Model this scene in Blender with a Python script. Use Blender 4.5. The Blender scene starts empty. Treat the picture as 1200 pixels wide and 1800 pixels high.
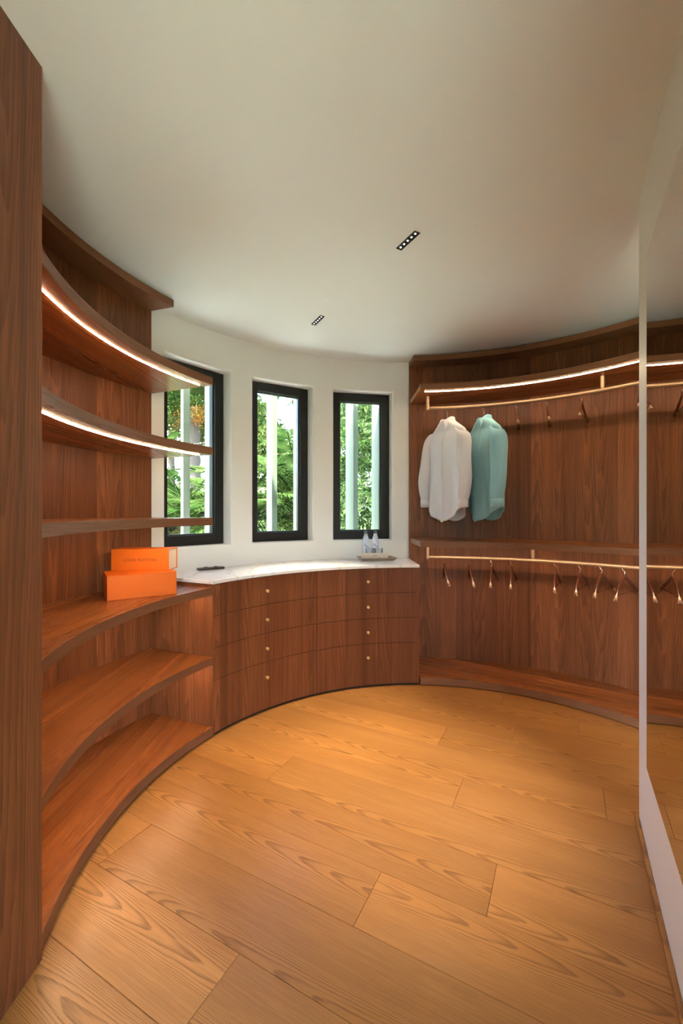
import bpy, bmesh, math, random
from mathutils import Vector, Matrix
R = math.radians
random.seed(7); SEED = random.Random(21)
scene = bpy.context.scene
COL = scene.collection

# ------------------------------------------------------------------ camera, world, sun, exposure
cam_d = bpy.data.cameras.new('camera'); cam = bpy.data.objects.new('camera', cam_d); COL.objects.link(cam)
cam.location = (0, 0, 1.3); cam.rotation_euler = (R(90), 0, 0)
cam_d.sensor_fit = 'HORIZONTAL'; cam_d.sensor_width = 36; cam_d.lens = 36 * 750 / 1200
cam_d.clip_start = .02; cam_d.clip_end = 400
scene.camera = cam
scene.view_settings.view_transform = 'Standard'; scene.view_settings.look = 'None'
scene.view_settings.gamma = 1; scene.view_settings.use_curve_mapping = False
scene.view_settings.exposure = 1.12

world = bpy.data.worlds.new('sky_world'); scene.world = world; world.use_nodes = True
wn = world.node_tree; bg = wn.nodes['Background']
sky = wn.nodes.new('ShaderNodeTexSky'); sky.sky_type = 'NISHITA'; sky.sun_disc = False
sky.sun_elevation = R(58); sky.sun_rotation = R(220); sky.dust_density = 2.0
wn.links.new(sky.outputs[0], bg.inputs[0]); bg.inputs[1].default_value = 1.9

sun_d = bpy.data.lights.new('sun', 'SUN'); sun = bpy.data.objects.new('sun', sun_d); COL.objects.link(sun)
sun_d.energy = 36.0; sun_d.angle = R(.6); sun_d.color = (1, .98, .94)
sun.rotation_euler = Vector((.55, .50, -1.15)).to_track_quat('-Z', 'Y').to_euler(); sun.location = (-6, -6, 12)

LED_STRENGTH = 62.0
SPOT_W = 175.0
FILL_SPOT_W = 8.0
WARM = (1.0, .73, .46)

# ------------------------------------------------------------------ measured layout
CX, CY = .545, 1.704
RF = 1.495           # fronts of the fitted furniture
RB = 1.957           # face of the back panelling
RW = 1.985           # plaster wall
CEIL = 2.592
def P(r, deg): return (CX + r * math.sin(R(deg)), CY + r * math.cos(R(deg)))
WD = Vector((.468, .884, 0)).normalized()   # along the mirror wall
WN = Vector((.884, -.468, 0)).normalized()  # away from the camera, through the mirror wall; also the plank direction

# ------------------------------------------------------------------ object helpers
def tag(o, label=None, cat=None, group=None, kind=None):
    if label: o['label'] = label
    if cat: o['category'] = cat
    if group: o['group'] = group
    if kind: o['kind'] = kind
    return o
def empty(name, loc=(0, 0, 0), rz=0, parent=None):
    o = bpy.data.objects.new(name, None); COL.objects.link(o)
    o.location = loc; o.rotation_euler = (0, 0, rz); o.parent = parent; o.empty_display_size = .05
    return o
def link(name, me, mat=None, parent=None):
    o = bpy.data.objects.new(name, me); COL.objects.link(o); o.parent = parent
    if mat and not me.materials: me.materials.append(mat)
    return o
def copy_tree(o, parent=None):
    c = o.copy(); COL.objects.link(c); c.parent = parent
    for ch in list(o.children): copy_tree(ch, c)
    return c

class MB:
    """collects quads and triangles with uv in metres"""
    def __init__(s): s.v = []; s.f = []; s.uv = []; s.mi = []
    def face(s, pts, uvs=None, mi=0):
        b = len(s.v); s.v += [tuple(p) for p in pts]; s.f.append(tuple(range(b, b + len(pts))))
        s.uv += list(uvs) if uvs else [(p[0], p[1]) for p in pts]; s.mi.append(mi)
    def box(s, c, ax, ay, az, hx, hy, hz, grain=0):
        """oriented box; grain 0/1/2 = the axis the u coordinate runs along"""
        c = Vector(c); A = [Vector(ax).normalized(), Vector(ay).normalized(), Vector(az).normalized()]; h = (hx, hy, hz)
        for k in range(3):
            i, j = [(1, 2), (2, 0), (0, 1)][k]
            for sg in (1, -1):
                q = [(-1, -1), (1, -1), (1, 1), (-1, 1)]
                if sg < 0: q = q[::-1]
                pts, uvs = [], []
                for a, b in q:
                    d = [0, 0, 0]; d[k] = sg * h[k]; d[i] = a * h[i]; d[j] = b * h[j]
                    pts.append(c + A[0] * d[0] + A[1] * d[1] + A[2] * d[2])
                    g = grain if grain in (i, j) else i
                    o = j if g == i else i
                    uvs.append((d[g], d[o] + .013 * k))
                s.face(pts, uvs)
    def bx(s, x0, x1, y0, y1, z0, z1, grain=2):
        s.box(((x0 + x1) / 2, (y0 + y1) / 2, (z0 + z1) / 2), (1, 0, 0), (0, 1, 0), (0, 0, 1), (x1 - x0) / 2, (y1 - y0) / 2, (z1 - z0) / 2, grain)
    def tube(s, pts, r, n=10, cap=True, up=(0, 0, 1), flat=1.0):
        pts = [Vector(p) for p in pts]; rs = r if isinstance(r, (list, tuple)) else [r] * len(pts); rings = []
        for i, p in enumerate(pts):
            t = (pts[min(i + 1, len(pts) - 1)] - pts[max(i - 1, 0)]).normalized()
            u = Vector(up); u = u - t * u.dot(t)
            if u.length < 1e-4: u = Vector((1, 0, 0)) - t * t.x
            if u.length < 1e-4: u = Vector((0, 1, 0)) - t * t.y
            u.normalize(); w = t.cross(u)
            rings.append([p + (u * math.cos(a) + w * math.sin(a) * flat) * rs[i] for a in [2 * math.pi * k / n for k in range(n)]])
        L = 0
        for i in range(len(pts) - 1):
            l2 = L + (pts[i + 1] - pts[i]).length
            for k in range(n):
                k2 = (k + 1) % n
                s.face([rings[i][k], rings[i][k2], rings[i + 1][k2], rings[i + 1][k]], [(L, k / n * .1), (L, (k + 1) / n * .1), (l2, (k + 1) / n * .1), (l2, k / n * .1)])
            L = l2
        if cap: s.face(rings[0][::-1]); s.face(rings[-1])
    def lathe(s, prof, n=24, c=(0, 0, 0)):
        for (r0, z0), (r1, z1) in zip(prof[:-1], prof[1:]):
            for k in range(n):
                a, b = 2 * math.pi * k / n, 2 * math.pi * (k + 1) / n
                q = []
                for rr, zz, an in ((r0, z0, a), (r0, z0, b), (r1, z1, b), (r1, z1, a)):
                    p = (c[0] + rr * math.cos(an), c[1] + rr * math.sin(an), c[2] + zz)
                    if p not in q: q.append(p)
                if len(q) >= 3: s.face(q)
    def grid(s, rows, closed=False):
        """rows of points -> quads"""
        n = len(rows[0])
        for i in range(len(rows) - 1):
            for k in range(n if closed else n - 1):
                k2 = (k + 1) % n
                s.face([rows[i][k], rows[i][k2], rows[i + 1][k2], rows[i + 1][k]])
    def build(s, name, mat=None, parent=None, smooth=None, bevel=0, merge=True, segs=2):
        me = bpy.data.meshes.new(name); me.from_pydata(s.v, [], s.f)
        ul = me.uv_layers.new(name='uv')
        for i, uv in enumerate(s.uv): ul.data[i].uv = uv
        if merge:
            bm = bmesh.new(); bm.from_mesh(me); bmesh.ops.remove_doubles(bm, verts=bm.verts, dist=1e-5)
            if smooth:
                for f in bm.faces: f.smooth = True
                for e in bm.edges: e.smooth = not (len(e.link_faces) == 2 and e.calc_face_angle(0) > R(smooth))
            bm.to_mesh(me); bm.free()
        if mat:
            for m in (mat if isinstance(mat, (list, tuple)) else [mat]): me.materials.append(m)
        if any(s.mi): 
            for p, m in zip(me.polygons, s.mi): p.material_index = m
        me.update()
        o = link(name, me, None, parent); o['grain_seed'] = SEED.random()
        if bevel:
            b = o.modifiers.new('bevel', 'BEVEL'); b.width = bevel; b.segments = segs; b.limit_method = 'ANGLE'; b.angle_limit = R(40)
            b.harden_normals = False
        return o

def arc_slab(mb, r0, r1, a0, a1, z0, z1, ab0=None, ab1=None, n=48, gdir=(0, 1), vertical=False):
    """curved board between radii r0<r1; ab* = end angles at the back edge"""
    ab0 = a0 if ab0 is None else ab0; ab1 = a1 if ab1 is None else ab1
    g = Vector((gdir[0], gdir[1])).normalized(); h = Vector((-g.y, g.x))
    F = [P(r0, a0 + (a1 - a0) * i / n) for i in range(n + 1)]; B = [P(r1, ab0 + (ab1 - ab0) * i / n) for i in range(n + 1)]
    def uvt(p): return (p[0] * g.x + p[1] * g.y, p[0] * h.x + p[1] * h.y)
    for i in range(n):
        f0, f1, b0, b1 = F[i], F[i + 1], B[i], B[i + 1]
        s0 = r0 * R(a0 + (a1 - a0) * i / n); s1 = r0 * R(a0 + (a1 - a0) * (i + 1) / n)
        def w(s, z): return (z, s) if vertical else (s, z)
        mb.face([(*f0, z1), (*f1, z1), (*b1, z1), (*b0, z1)], [uvt(f0), uvt(f1), uvt(b1), uvt(b0)])
        mb.face([(*f0, z0), (*b0, z0), (*b1, z0), (*f1, z0)], [uvt(f0), uvt(b0), uvt(b1), uvt(f1)])
        mb.face([(*f0, z0), (*f1, z0), (*f1, z1), (*f0, z1)], [w(s0, z0), w(s1, z0), w(s1, z1), w(s0, z1)])
        mb.face([(*b1, z0), (*b0, z0), (*b0, z1), (*b1, z1)], [w(s1, z0), w(s0, z0), w(s0, z1), w(s1, z1)])
    for p, q, sg in ((F[0], B[0], 1), (F[-1], B[-1], -1)):
        L = math.dist(p, q); pts = [(*q, z0), (*p, z0), (*p, z1), (*q, z1)]; uv = [(L, z0), (0, z0), (0, z1), (L, z1)]
        if vertical: uv = [(b, a) for a, b in uv]
        if sg < 0: pts, uv = pts[::-1], uv[::-1]
        mb.face(pts, uv)
    return mb

# ------------------------------------------------------------------ materials
class NT:
    def __init__(s, name):
        s.m = bpy.data.materials.new(name); s.m.use_nodes = True; s.t = s.m.node_tree
        s.b = s.t.nodes['Principled BSDF']; s.out = s.t.nodes['Material Output']
    def n(s, typ, **kw):
        x = s.t.nodes.new(typ)
        for k, v in kw.items(): setattr(x, k, v)
        return x
    def put(s, sock, v):
        if isinstance(v, bpy.types.NodeSocket): s.t.links.new(v, sock)
        else: sock.default_value = v
    def math(s, op, a, b=0.0, c=0.0):
        x = s.n('ShaderNodeMath', operation=op); s.put(x.inputs[0], a); s.put(x.inputs[1], b); s.put(x.inputs[2], c); return x.outputs[0]
    def comb(s, a, b, c=0.0):
        x = s.n('ShaderNodeCombineXYZ'); s.put(x.inputs[0], a); s.put(x.inputs[1], b); s.put(x.inputs[2], c); return x.outputs[0]
    def noise(s, vec, scale=1.0, detail=2.0, rough=.5):
        x = s.n('ShaderNodeTexNoise'); s.put(x.inputs['Vector'], vec); s.put(x.inputs['Scale'], scale); s.put(x.inputs['Detail'], detail); s.put(x.inputs['Roughness'], rough); return x.outputs[0]
    def ramp(s, fac, stops, interp='LINEAR'):
        x = s.n('ShaderNodeValToRGB'); x.color_ramp.interpolation = interp; e = x.color_ramp.elements
        while len(e) < len(stops): e.new(.5)
        for el, (p, c) in zip(e, stops): el.position = p; el.color = (*c, 1) if len(c) == 3 else c
        s.put(x.inputs[0], fac); return x.outputs[0]
    def mix(s, fac, a, b, blend='MIX'):
        x = s.n('ShaderNodeMix', data_type='RGBA', blend_type=blend); s.put(x.inputs[0], fac)
        s.put(x.inputs[6], (*a, 1) if isinstance(a, tuple) else a); s.put(x.inputs[7], (*b, 1) if isinstance(b, tuple) else b); return x.outputs[2]

def simple(name, col, rough=.5, metal=0.0, spec=.5, **kw):
    t = NT(name); t.b.inputs['Base Color'].default_value = (*col, 1); t.b.inputs['Roughness'].default_value = rough
    t.b.inputs['Metallic'].default_value = metal; t.b.inputs['Specular IOR Level'].default_value = spec
    for k, v in kw.items(): t.b.inputs[k].default_value = v
    return t.m

def wood(name, light, mid, dark, leaf=None, A=1000., S=6., B=2., tone=.25, ringmix=.8, poremix=.35, rough=.35, wander=.8, ring_lo=.5, noise_u=.9, noise_v=6., bump=.0, spec=.4, streak=0.0):
    """flat-sawn figure: ring value = A v^2 + S u + noise, u along the grain, per leaf / per board offsets"""
    t = NT(name)
    uv = t.n('ShaderNodeUVMap'); sp = t.n('ShaderNodeSeparateXYZ'); t.t.links.new(uv.outputs[0], sp.inputs[0]); u, v = sp.outputs[0], sp.outputs[1]
    rnd = t.n('ShaderNodeAttribute', attribute_type='OBJECT', attribute_name='grain_seed').outputs['Fac']
    if leaf:
        q = t.math('ADD', t.math('DIVIDE', v, leaf), t.math('MULTIPLY', rnd, 37.3))
        idn = t.math('FLOOR', q); lv = t.math('MULTIPLY', t.math('SUBTRACT', t.math('SUBTRACT', q, idn), .5), leaf); w = leaf
    else:
        idn = t.math('MULTIPLY', rnd, 1.0); lv = v; w = .22
    wno = t.n('ShaderNodeTexWhiteNoise', noise_dimensions='1D'); t.put(wno.inputs['W'], t.math('ADD', idn, t.math('MULTIPLY', rnd, 91.7))); wv = wno.outputs['Value']
    wsep = t.n('ShaderNodeSeparateColor'); t.t.links.new(wno.outputs['Color'], wsep.inputs[0]); w2 = wsep.outputs[1]
    vv = t.math('SUBTRACT', lv, t.math('MULTIPLY', t.math('SUBTRACT', wv, .5), wander * w))
    uu = t.math('ADD', u, t.math('MULTIPLY', w2, 53.))
    z = t.math('MULTIPLY', wv, 17.)
    n1 = t.math('SUBTRACT', t.noise(t.comb(t.math('MULTIPLY', uu, noise_u), t.math('MULTIPLY', vv, noise_v), z), 1, 2), .5)
    n2 = t.math('SUBTRACT', t.noise(t.comb(t.math('MULTIPLY', uu, 12.), t.math('MULTIPLY', vv, 60.), z), 1, 2), .5)
    sg = t.math('SUBTRACT', t.math('MULTIPLY', t.math('GREATER_THAN', w2, .5), 2.), 1.)
    par = t.math('ADD', t.math('MULTIPLY', t.math('MULTIPLY', vv, vv), A), t.math('MULTIPLY', t.math('MULTIPLY', uu, S), sg))
    par = t.math('ADD', par, t.math('ADD', t.math('MULTIPLY', n1, B), t.math('MULTIPLY', n2, .45)))
    fr = t.math('FRACT', par)
    ring = t.ramp(fr, [(0, (0, 0, 0)), (ring_lo, (.08,) * 3), (.80, (.9,) * 3), (.93, (1,) * 3), (1, (0, 0, 0))])
    pore = t.ramp(t.noise(t.comb(t.math('MULTIPLY', uu, 7.), t.math('MULTIPLY', v, 330.), z), 1, 2, .6), [(.38, (0, 0, 0)), (.62, (1,) * 3)])
    broad = t.ramp(t.noise(t.comb(t.math('MULTIPLY', uu, .6), t.math('MULTIPLY', v, 9.), z), 1, 3, .6), [(.3, (0, 0, 0)), (.7, (1,) * 3)])
    c = t.mix(broad, light, mid)
    if streak:
        st = t.ramp(t.noise(t.comb(t.math('MULTIPLY', uu, .35), t.math('ADD', t.math('MULTIPLY', v, 34.), t.math('MULTIPLY', n1, 1.2)), z), 1, 4, .7), [(.50, (0, 0, 0)), (.66, (1,) * 3)])
        c = t.mix(t.math('MULTIPLY', st, streak), c, dark)
    rp = t.math('MULTIPLY', ring, t.math('ADD', .45, t.math('MULTIPLY', pore, .55)))
    c = t.mix(t.math('MULTIPLY', rp, ringmix), c, dark)
    c = t.mix(t.math('MULTIPLY', pore, poremix), c, tuple(a * .62 for a in mid), 'MIX')
    val = t.math('ADD', 1 - tone / 2, t.math('MULTIPLY', w2, tone))
    hs = t.n('ShaderNodeHueSaturation'); t.put(hs.inputs['Value'], val); t.put(hs.inputs['Color'], c); hs.inputs['Hue'].default_value = .5
    t.put(t.b.inputs['Base Color'], hs.outputs[0])
    t.put(t.b.inputs['Roughness'], t.math('ADD', rough, t.math('MULTIPLY', rp, .12)))
    t.b.inputs['Specular IOR Level'].default_value = spec
    if bump:
        bp = t.n('ShaderNodeBump'); bp.inputs['Strength'].default_value = bump; bp.inputs['Distance'].default_value = .0006
        t.put(bp.inputs['Height'], t.math('SUBTRACT', 1., t.math('ADD', rp, t.math('MULTIPLY', pore, .4)))); t.put(t.b.inputs['Normal'], bp.outputs[0])
    return t.m

WALNUT = wood('walnut', (.32, .110, .040), (.195, .060, .0215), (.054, .016, .007), leaf=.17, A=420., S=3.0, B=5., tone=.40, ringmix=.62, poremix=.28, rough=.36, wander=1.9, ring_lo=.15, noise_u=.7, noise_v=9., spec=.3, streak=.5)
WALNUT_FLAT = wood('walnut_shelf', (.44, .142, .034), (.26, .073, .018), (.072, .018, .0065), leaf=.11, A=1000., S=1.1, B=3.5, tone=.5, ringmix=.6, poremix=.28, rough=.24, wander=2.0, ring_lo=.2, noise_u=.4, noise_v=14., spec=.5, streak=.45)
WALNUT_EDGE = wood('walnut_edge', (.27, .115, .052), (.21, .080, .034), (.11, .040, .018), leaf=None, A=0., S=.6, B=5., tone=.08, ringmix=.3, poremix=.4, rough=.4, noise_u=1.2, noise_v=60., spec=.3)
OAK = wood('oak_floor', (.47, .210, .055), (.38, .157, .037), (.125, .043, .010), leaf=None, A=1500., S=6.5, B=6.5, tone=.20, ringmix=.82, poremix=.26, rough=.30, wander=.8, ring_lo=.5, noise_u=1.1, noise_v=5., bump=.25, spec=.4)
PLASTER = simple('white_plaster', (.82, .81, .79), .75, spec=.2)
CEIL_M = simple('ceiling_paint', (.82, .845, .835), .8, spec=.15)
MWALL = simple('white_lacquer_wall', (.80, .80, .80), .45, spec=.3)
BLACK = simple('black_frame_metal', (.012, .013, .014), .42, spec=.4)
BEAD = simple('dark_green_grey_bead', (.05, .065, .06), .35)
DARK = simple('plinth_black', (.01, .008, .007), .6)
BRONZE = simple('champagne_bronze', (.40, .27, .175), .45, metal=.7)
BRASS = simple('brass_knob', (.85, .60, .30), .35, metal=.75)
CHROME = simple('steel_hook', (.75, .72, .68), .22, metal=1.0)
FIN = simple('fin_paint', (.19, .22, .155), .6)

def marble():
    t = NT('marble'); tc = t.n('ShaderNodeTexCoord').outputs['Object']
    n1 = t.noise(tc, 2.2, 5, .6)
    mp = t.n('ShaderNodeVectorMath', operation='ADD'); t.put(mp.inputs[0], tc)
    nc = t.n('ShaderNodeTexNoise'); t.put(nc.inputs['Vector'], tc); nc.inputs['Scale'].default_value = 1.7; nc.inputs['Detail'].default_value = 4
    sc = t.n('ShaderNodeVectorMath', operation='SCALE'); t.put(sc.inputs[0], nc.outputs['Color']); sc.inputs['Scale'].default_value = 1.1
    t.put(mp.inputs[1], sc.outputs[0])
    w = t.n('ShaderNodeTexWave'); w.wave_type = 'BANDS'; t.put(w.inputs['Vector'], mp.outputs[0]); w.inputs['Scale'].default_value = 1.3; w.inputs['Distortion'].default_value = 5; w.inputs['Detail'].default_value = 4
    vein = t.ramp(w.outputs['Fac'], [(0, (1,) * 3), (.05, (.55,) * 3), (.14, (0,) * 3), (1, (0,) * 3)])
    c = t.mix(t.math('MULTIPLY', vein, .38), (.84, .82, .79), (.50, .46, .43))
    c = t.mix(t.math('MULTIPLY', t.ramp(n1, [(.5, (0,) * 3), (.75, (1,) * 3)]), .3), c, (.66, .62, .58))
    t.put(t.b.inputs['Base Color'], c); t.b.inputs['Roughness'].default_value = .22
    return t.m
MARBLE = marble()

def emit(name, col, s):
    t = NT(name); e = t.n('ShaderNodeEmission'); e.inputs[0].default_value = (*col, 1); e.inputs[1].default_value = s
    t.t.links.new(e.outputs[0], t.out.inputs[0]); return t.m
LED = emit('led_strip', WARM, LED_STRENGTH)
LENS = emit('lamp_lens', (1, .9, .76), 8)

def glassy(name, tint=(1, 1, 1), gloss=.08, ior=1.45, haze=0.0):
    t = NT(name); tr = t.n('ShaderNodeBsdfTransparent'); tr.inputs[0].default_value = (*tint, 1)
    gl = t.n('ShaderNodeBsdfGlossy'); gl.inputs['Roughness'].default_value = .02
    fz = t.n('ShaderNodeFresnel'); fz.inputs['IOR'].default_value = ior
    m = t.n('ShaderNodeMixShader'); t.put(m.inputs[0], t.math('MULTIPLY', fz.outputs[0], gloss)); t.t.links.new(tr.outputs[0], m.inputs[1]); t.t.links.new(gl.outputs[0], m.inputs[2])
    o = m.outputs[0]
    if haze:
        d = t.n('ShaderNodeBsdfTranslucent'); d.inputs[0].default_value = (.85, .88, .92, 1)
        d2 = t.n('ShaderNodeBsdfDiffuse'); d2.inputs[0].default_value = (.85, .88, .92, 1)
        a = t.n('ShaderNodeAddShader'); t.t.links.new(d.outputs[0], a.inputs[0]); t.t.links.new(d2.outputs[0], a.inputs[1])
        m2 = t.n('ShaderNodeMixShader'); m2.inputs[0].default_value = haze; t.t.links.new(o, m2.inputs[1]); t.t.links.new(a.outputs[0], m2.inputs[2]); o = m2.outputs[0]
    t.t.links.new(o, t.out.inputs[0]); return t.m
PANE = glassy('window_glass', (.97, .99, .98), .5)
GLASS = glassy('clear_glass', (.93, .95, .96), .9, 1.5, .06)
BOTTLE = glassy('bottle_glass', (.86, .90, .95), .9, 1.5, .22)
def mirror_mat():
    t = NT('mirror_silver'); g = t.n('ShaderNodeBsdfGlossy'); g.inputs[0].default_value = (.90, .915, .90, 1); g.inputs['Roughness'].default_value = 0
    t.t.links.new(g.outputs[0], t.out.inputs[0]); return t.m
MIRROR = mirror_mat()

def cloth(name, col, trans=.25):
    t = NT(name); d = t.n('ShaderNodeBsdfDiffuse'); d.inputs[0].default_value = (*col, 1)
    tr = t.n('ShaderNodeBsdfTranslucent'); tr.inputs[0].default_value = (*col, 1)
    tc = t.n('ShaderNodeTexCoord').outputs['Object']; bp = t.n('ShaderNodeBump'); bp.inputs['Strength'].default_value = .5; bp.inputs['Distance'].default_value = .006
    mpn = t.n('ShaderNodeMapping'); mpn.inputs['Scale'].default_value = (1, 1, .3); t.put(mpn.inputs[0], tc)
    t.put(bp.inputs['Height'], t.noise(mpn.outputs[0], 16, 3, .55)); t.put(d.inputs['Normal'], bp.outputs[0])
    m = t.n('ShaderNodeMixShader'); m.inputs[0].default_value = trans; t.t.links.new(d.outputs[0], m.inputs[1]); t.t.links.new(tr.outputs[0], m.inputs[2]); t.t.links.new(m.outputs[0], t.out.inputs[0]); return t.m
SHIRT_W = cloth('white_cotton', (.92, .92, .97)); SHIRT_B = cloth('aqua_cotton', (.40, .74, .84))

def leafmat(name, c0, c1, scale=3., trans=.35):
    t = NT(name); geo = t.n('ShaderNodeNewGeometry').outputs['Position']
    f = t.noise(geo, scale, 3, .65); c = t.mix(t.ramp(f, [(.35, (0,) * 3), (.65, (1,) * 3)]), c0, c1)
    d = t.n('ShaderNodeBsdfDiffuse'); t.put(d.inputs[0], c); tr = t.n('ShaderNodeBsdfTranslucent'); t.put(tr.inputs[0], c)
    m = t.n('ShaderNodeMixShader'); m.inputs[0].default_value = trans; t.t.links.new(d.outputs[0], m.inputs[1]); t.t.links.new(tr.outputs[0], m.inputs[2])
    t.t.links.new(m.outputs[0], t.out.inputs[0]); return t.m
PALM = leafmat('palm_leaf', (.010, .032, .006), (.066, .105, .027)); PALM_DRY = leafmat('dry_palm_leaf', (.075, .056, .021), (.12, .105, .042))
CYP = leafmat('cypress_leaf', (.006, .020, .005), (.066, .105, .036), 5.); TREE = leafmat('tree_leaf', (.013, .033, .008), (.085, .108, .030), 2.); SHRUB = leafmat('shrub_leaf', (.034, .044, .014), (.165, .18, .085), 6.)
BARK = simple('palm_bark', (.10, .075, .06), .9); FRUIT = simple('date_orange', (.42, .17, .02), .6)
def grassmat():
    t = NT('grass_ground'); tc = t.n('ShaderNodeTexCoord').outputs['Object']
    c = t.mix(t.ramp(t.noise(tc, 2.5, 6, .7), [(.38, (0,) * 3), (.62, (1,) * 3)]), (.04, .07, .018), (.12, .15, .05))
    c = t.mix(t.ramp(t.noise(tc, .45, 3, .6), [(.55, (0,) * 3), (.68, (1,) * 3)]), c, (.15, .115, .08))
    t.put(t.b.inputs['Base Color'], c); t.b.inputs['Roughness'].default_value = .9; t.b.inputs['Specular IOR Level'].default_value = .1; return t.m
GRASS = grassmat()

# ------------------------------------------------------------------ SETTING: floor
fl = MB(); arc = [P(2.30, a) for a in range(-112, 116, 4)]
outline = arc + [(2.66, .8), (2.66, -1.45), (-1.6, -1.45)]; roof_outline = arc + [(2.66, .8), (2.66, -2.6), (-1.6, -2.6)]  # roof slab stretched past the back wall to keep direct sun off the door
def prism(mb, poly, z0, z1):
    mb.face([(x, y, z1) for x, y in poly[::-1]]); mb.face([(x, y, z0) for x, y in poly])
    for (x0, y0), (x1, y1) in zip(poly, poly[1:] + poly[:1]): mb.face([(x1, y1, z0), (x0, y0, z0), (x0, y0, z1), (x1, y1, z1)])
prism(fl, outline, -.12, -.0165)
floor = tag(fl.build('floor', DARK), kind='structure')
JOINT = {0: -.853, 1: -1.53, 2: -.594, 3: -.23, 4: -1.29, 5: -.449, 6: .147, 7: -.641, 8: -.278, 9: .06}
PW = .23; W0 = .74
def inside(q, w):
    p = WN * q + WD * w
    return math.hypot(p.x - CX, p.y - CY) < 2.12 or (-1.0 < p.x < 2.45 and -1.2 < p.y < 1.2)
rj = random.Random(3)
for k in range(-14, 13):
    w0 = W0 + k * PW; j = JOINT.get(k, rj.uniform(-1, 1)); Lp = 2.15
    qs = [q * .05 for q in range(-80, 81) if all(inside(q * .05, w0 + d) for d in (.01, PW / 2, PW - .01))]
    if not qs: continue
    qa, qb = min(qs), max(qs)
    for m in range(-3, 4):
        a, b = max(j + m * Lp, qa), min(j + (m + 1) * Lp, qb)
        if b - a < .08: continue
        mb = MB(); c = WN * ((a + b) / 2) + WD * (w0 + PW / 2) + Vector((0, 0, -.008))
        mb.box(c, WN, WD, (0, 0, 1), (b - a) / 2 - .0005, PW / 2 - .0005, .008, grain=0)
        mb.build('plank', OAK, floor, bevel=.0009, segs=1)

# ceiling
ce = MB(); prism(ce, roof_outline, CEIL, CEIL + .2); ceiling = tag(ce.build('ceiling', CEIL_M), kind='structure')

# plaster curved wall with three window openings
WIN = [-50.6, -30.6, -10.5]; WHALF = 7.5; WZ0, WZ1 = 1.063, 2.337; RO = 2.34
cols = []      # (inner angle, outer angle, hole flag of the column that starts here)
def col_list():
    edges = [(-112, -112, None)]
    for c in WIN:
        n = 8
        for i in range(n + 1):
            a = c - WHALF + 2 * WHALF * i / n
            edges.append((a, c + math.degrees(math.asin(math.sin(R(a - c)) * RW / RO)), c if i < n else None))
    edges.append((115, 115, None))
    out = []
    for e0, e1 in zip(edges[:-1], edges[1:]):
        st = 1 if e0[2] is not None else max(1, int(abs(e1[0] - e0[0]) / 2))
        for i in range(st): out.append((e0[0] + (e1[0] - e0[0]) * i / st, e0[1] + (e1[1] - e0[1]) * i / st, e0[2]))
    out.append(edges[-1]); return out
cl = col_list(); wl = MB(); ZB, ZT = -.12, CEIL + .1
for (a0, o0, h), (a1, o1, _) in zip(cl[:-1], cl[1:]):
    i0, i1, e0, e1 = P(RW, a0), P(RW, a1), P(RO, o0), P(RO, o1)
    for z0, z1 in ([(ZB, WZ0), (WZ1, ZT)] if h is not None else [(ZB, WZ0), (WZ0, WZ1), (WZ1, ZT)]):
        wl.face([(*i0, z0), (*i1, z0), (*i1, z1), (*i0, z1)]); wl.face([(*e1, z0), (*e0, z0), (*e0, z1), (*e1, z1)])
    if h is not None:
        wl.face([(*i0, WZ0), (*e0, WZ0), (*e1, WZ0), (*i1, WZ0)][::-1]); wl.face([(*i0, WZ1), (*e0, WZ1), (*e1, WZ1), (*i1, WZ1)])
for c in WIN:
    for s in (-1, 1):
        a = c + s * WHALF; o = c + math.degrees(math.asin(math.sin(R(s * WHALF)) * RW / RO)); i_, e_ = P(RW, a), P(RO, o)
        q = [(*i_, WZ0), (*e_, WZ0), (*e_, WZ1), (*i_, WZ1)]; wl.face(q if s < 0 else q[::-1])
wall_w = tag(wl.build('wall_curved', PLASTER, smooth=30, bevel=.010, segs=3), kind='structure')

# straight walls of the adjoining space behind the viewer, with a glazed door added to let in fill daylight
def struct_box(name, boxes, mat):
    mb = MB()
    for b in boxes: mb.bx(*b)
    return tag(mb.build(name, mat), kind='structure')
struct_box('wall_left', [(-1.25, -.902, -1.45, 1.18, -.02, CEIL)], PLASTER)
struct_box('wall_right', [(2.335, 2.65, -1.45, .86, -.02, CEIL)], PLASTER)
DX0, DX1, DZ = -.3, 1.6, 2.3
struct_box('wall_back', [(-.902, DX0, -1.45, -1.3, -.02, CEIL), (DX1, 2.335, -1.45, -1.3, -.02, CEIL), (DX0, DX1, -1.45, -1.3, DZ, CEIL)], PLASTER)
d1 = tag(empty('added_daylight_door', ((DX0 + DX1) / 2, -1.38, 0)), kind='structure')
hw = (DX1 - DX0) / 2
m = MB(); m.bx(-hw, -hw + .07, -.03, .03, 0, DZ); m.build('added_door_frame', BLACK, d1); m = MB(); m.bx(hw - .07, hw, -.03, .03, 0, DZ); m.build('added_door_frame', BLACK, d1)
m = MB(); m.bx(-hw + .07, hw - .07, -.03, .03, DZ - .07, DZ); m.build('added_door_frame', BLACK, d1); m = MB(); m.bx(-hw + .07, hw - .07, -.03, .03, 0, .07); m.build('added_door_frame', BLACK, d1)
m = MB(); m.bx(-.05, .05, -.03, .03, .07, DZ - .07); m.build('added_door_stile', BLACK, d1)
for s in (-1, 1):
    m = MB(); m.bx(*( (-hw + .07, -.05) if s < 0 else (.05, hw - .07)), -.004, .004, .07, DZ - .07); m.build('pane', PANE, d1)

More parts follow.
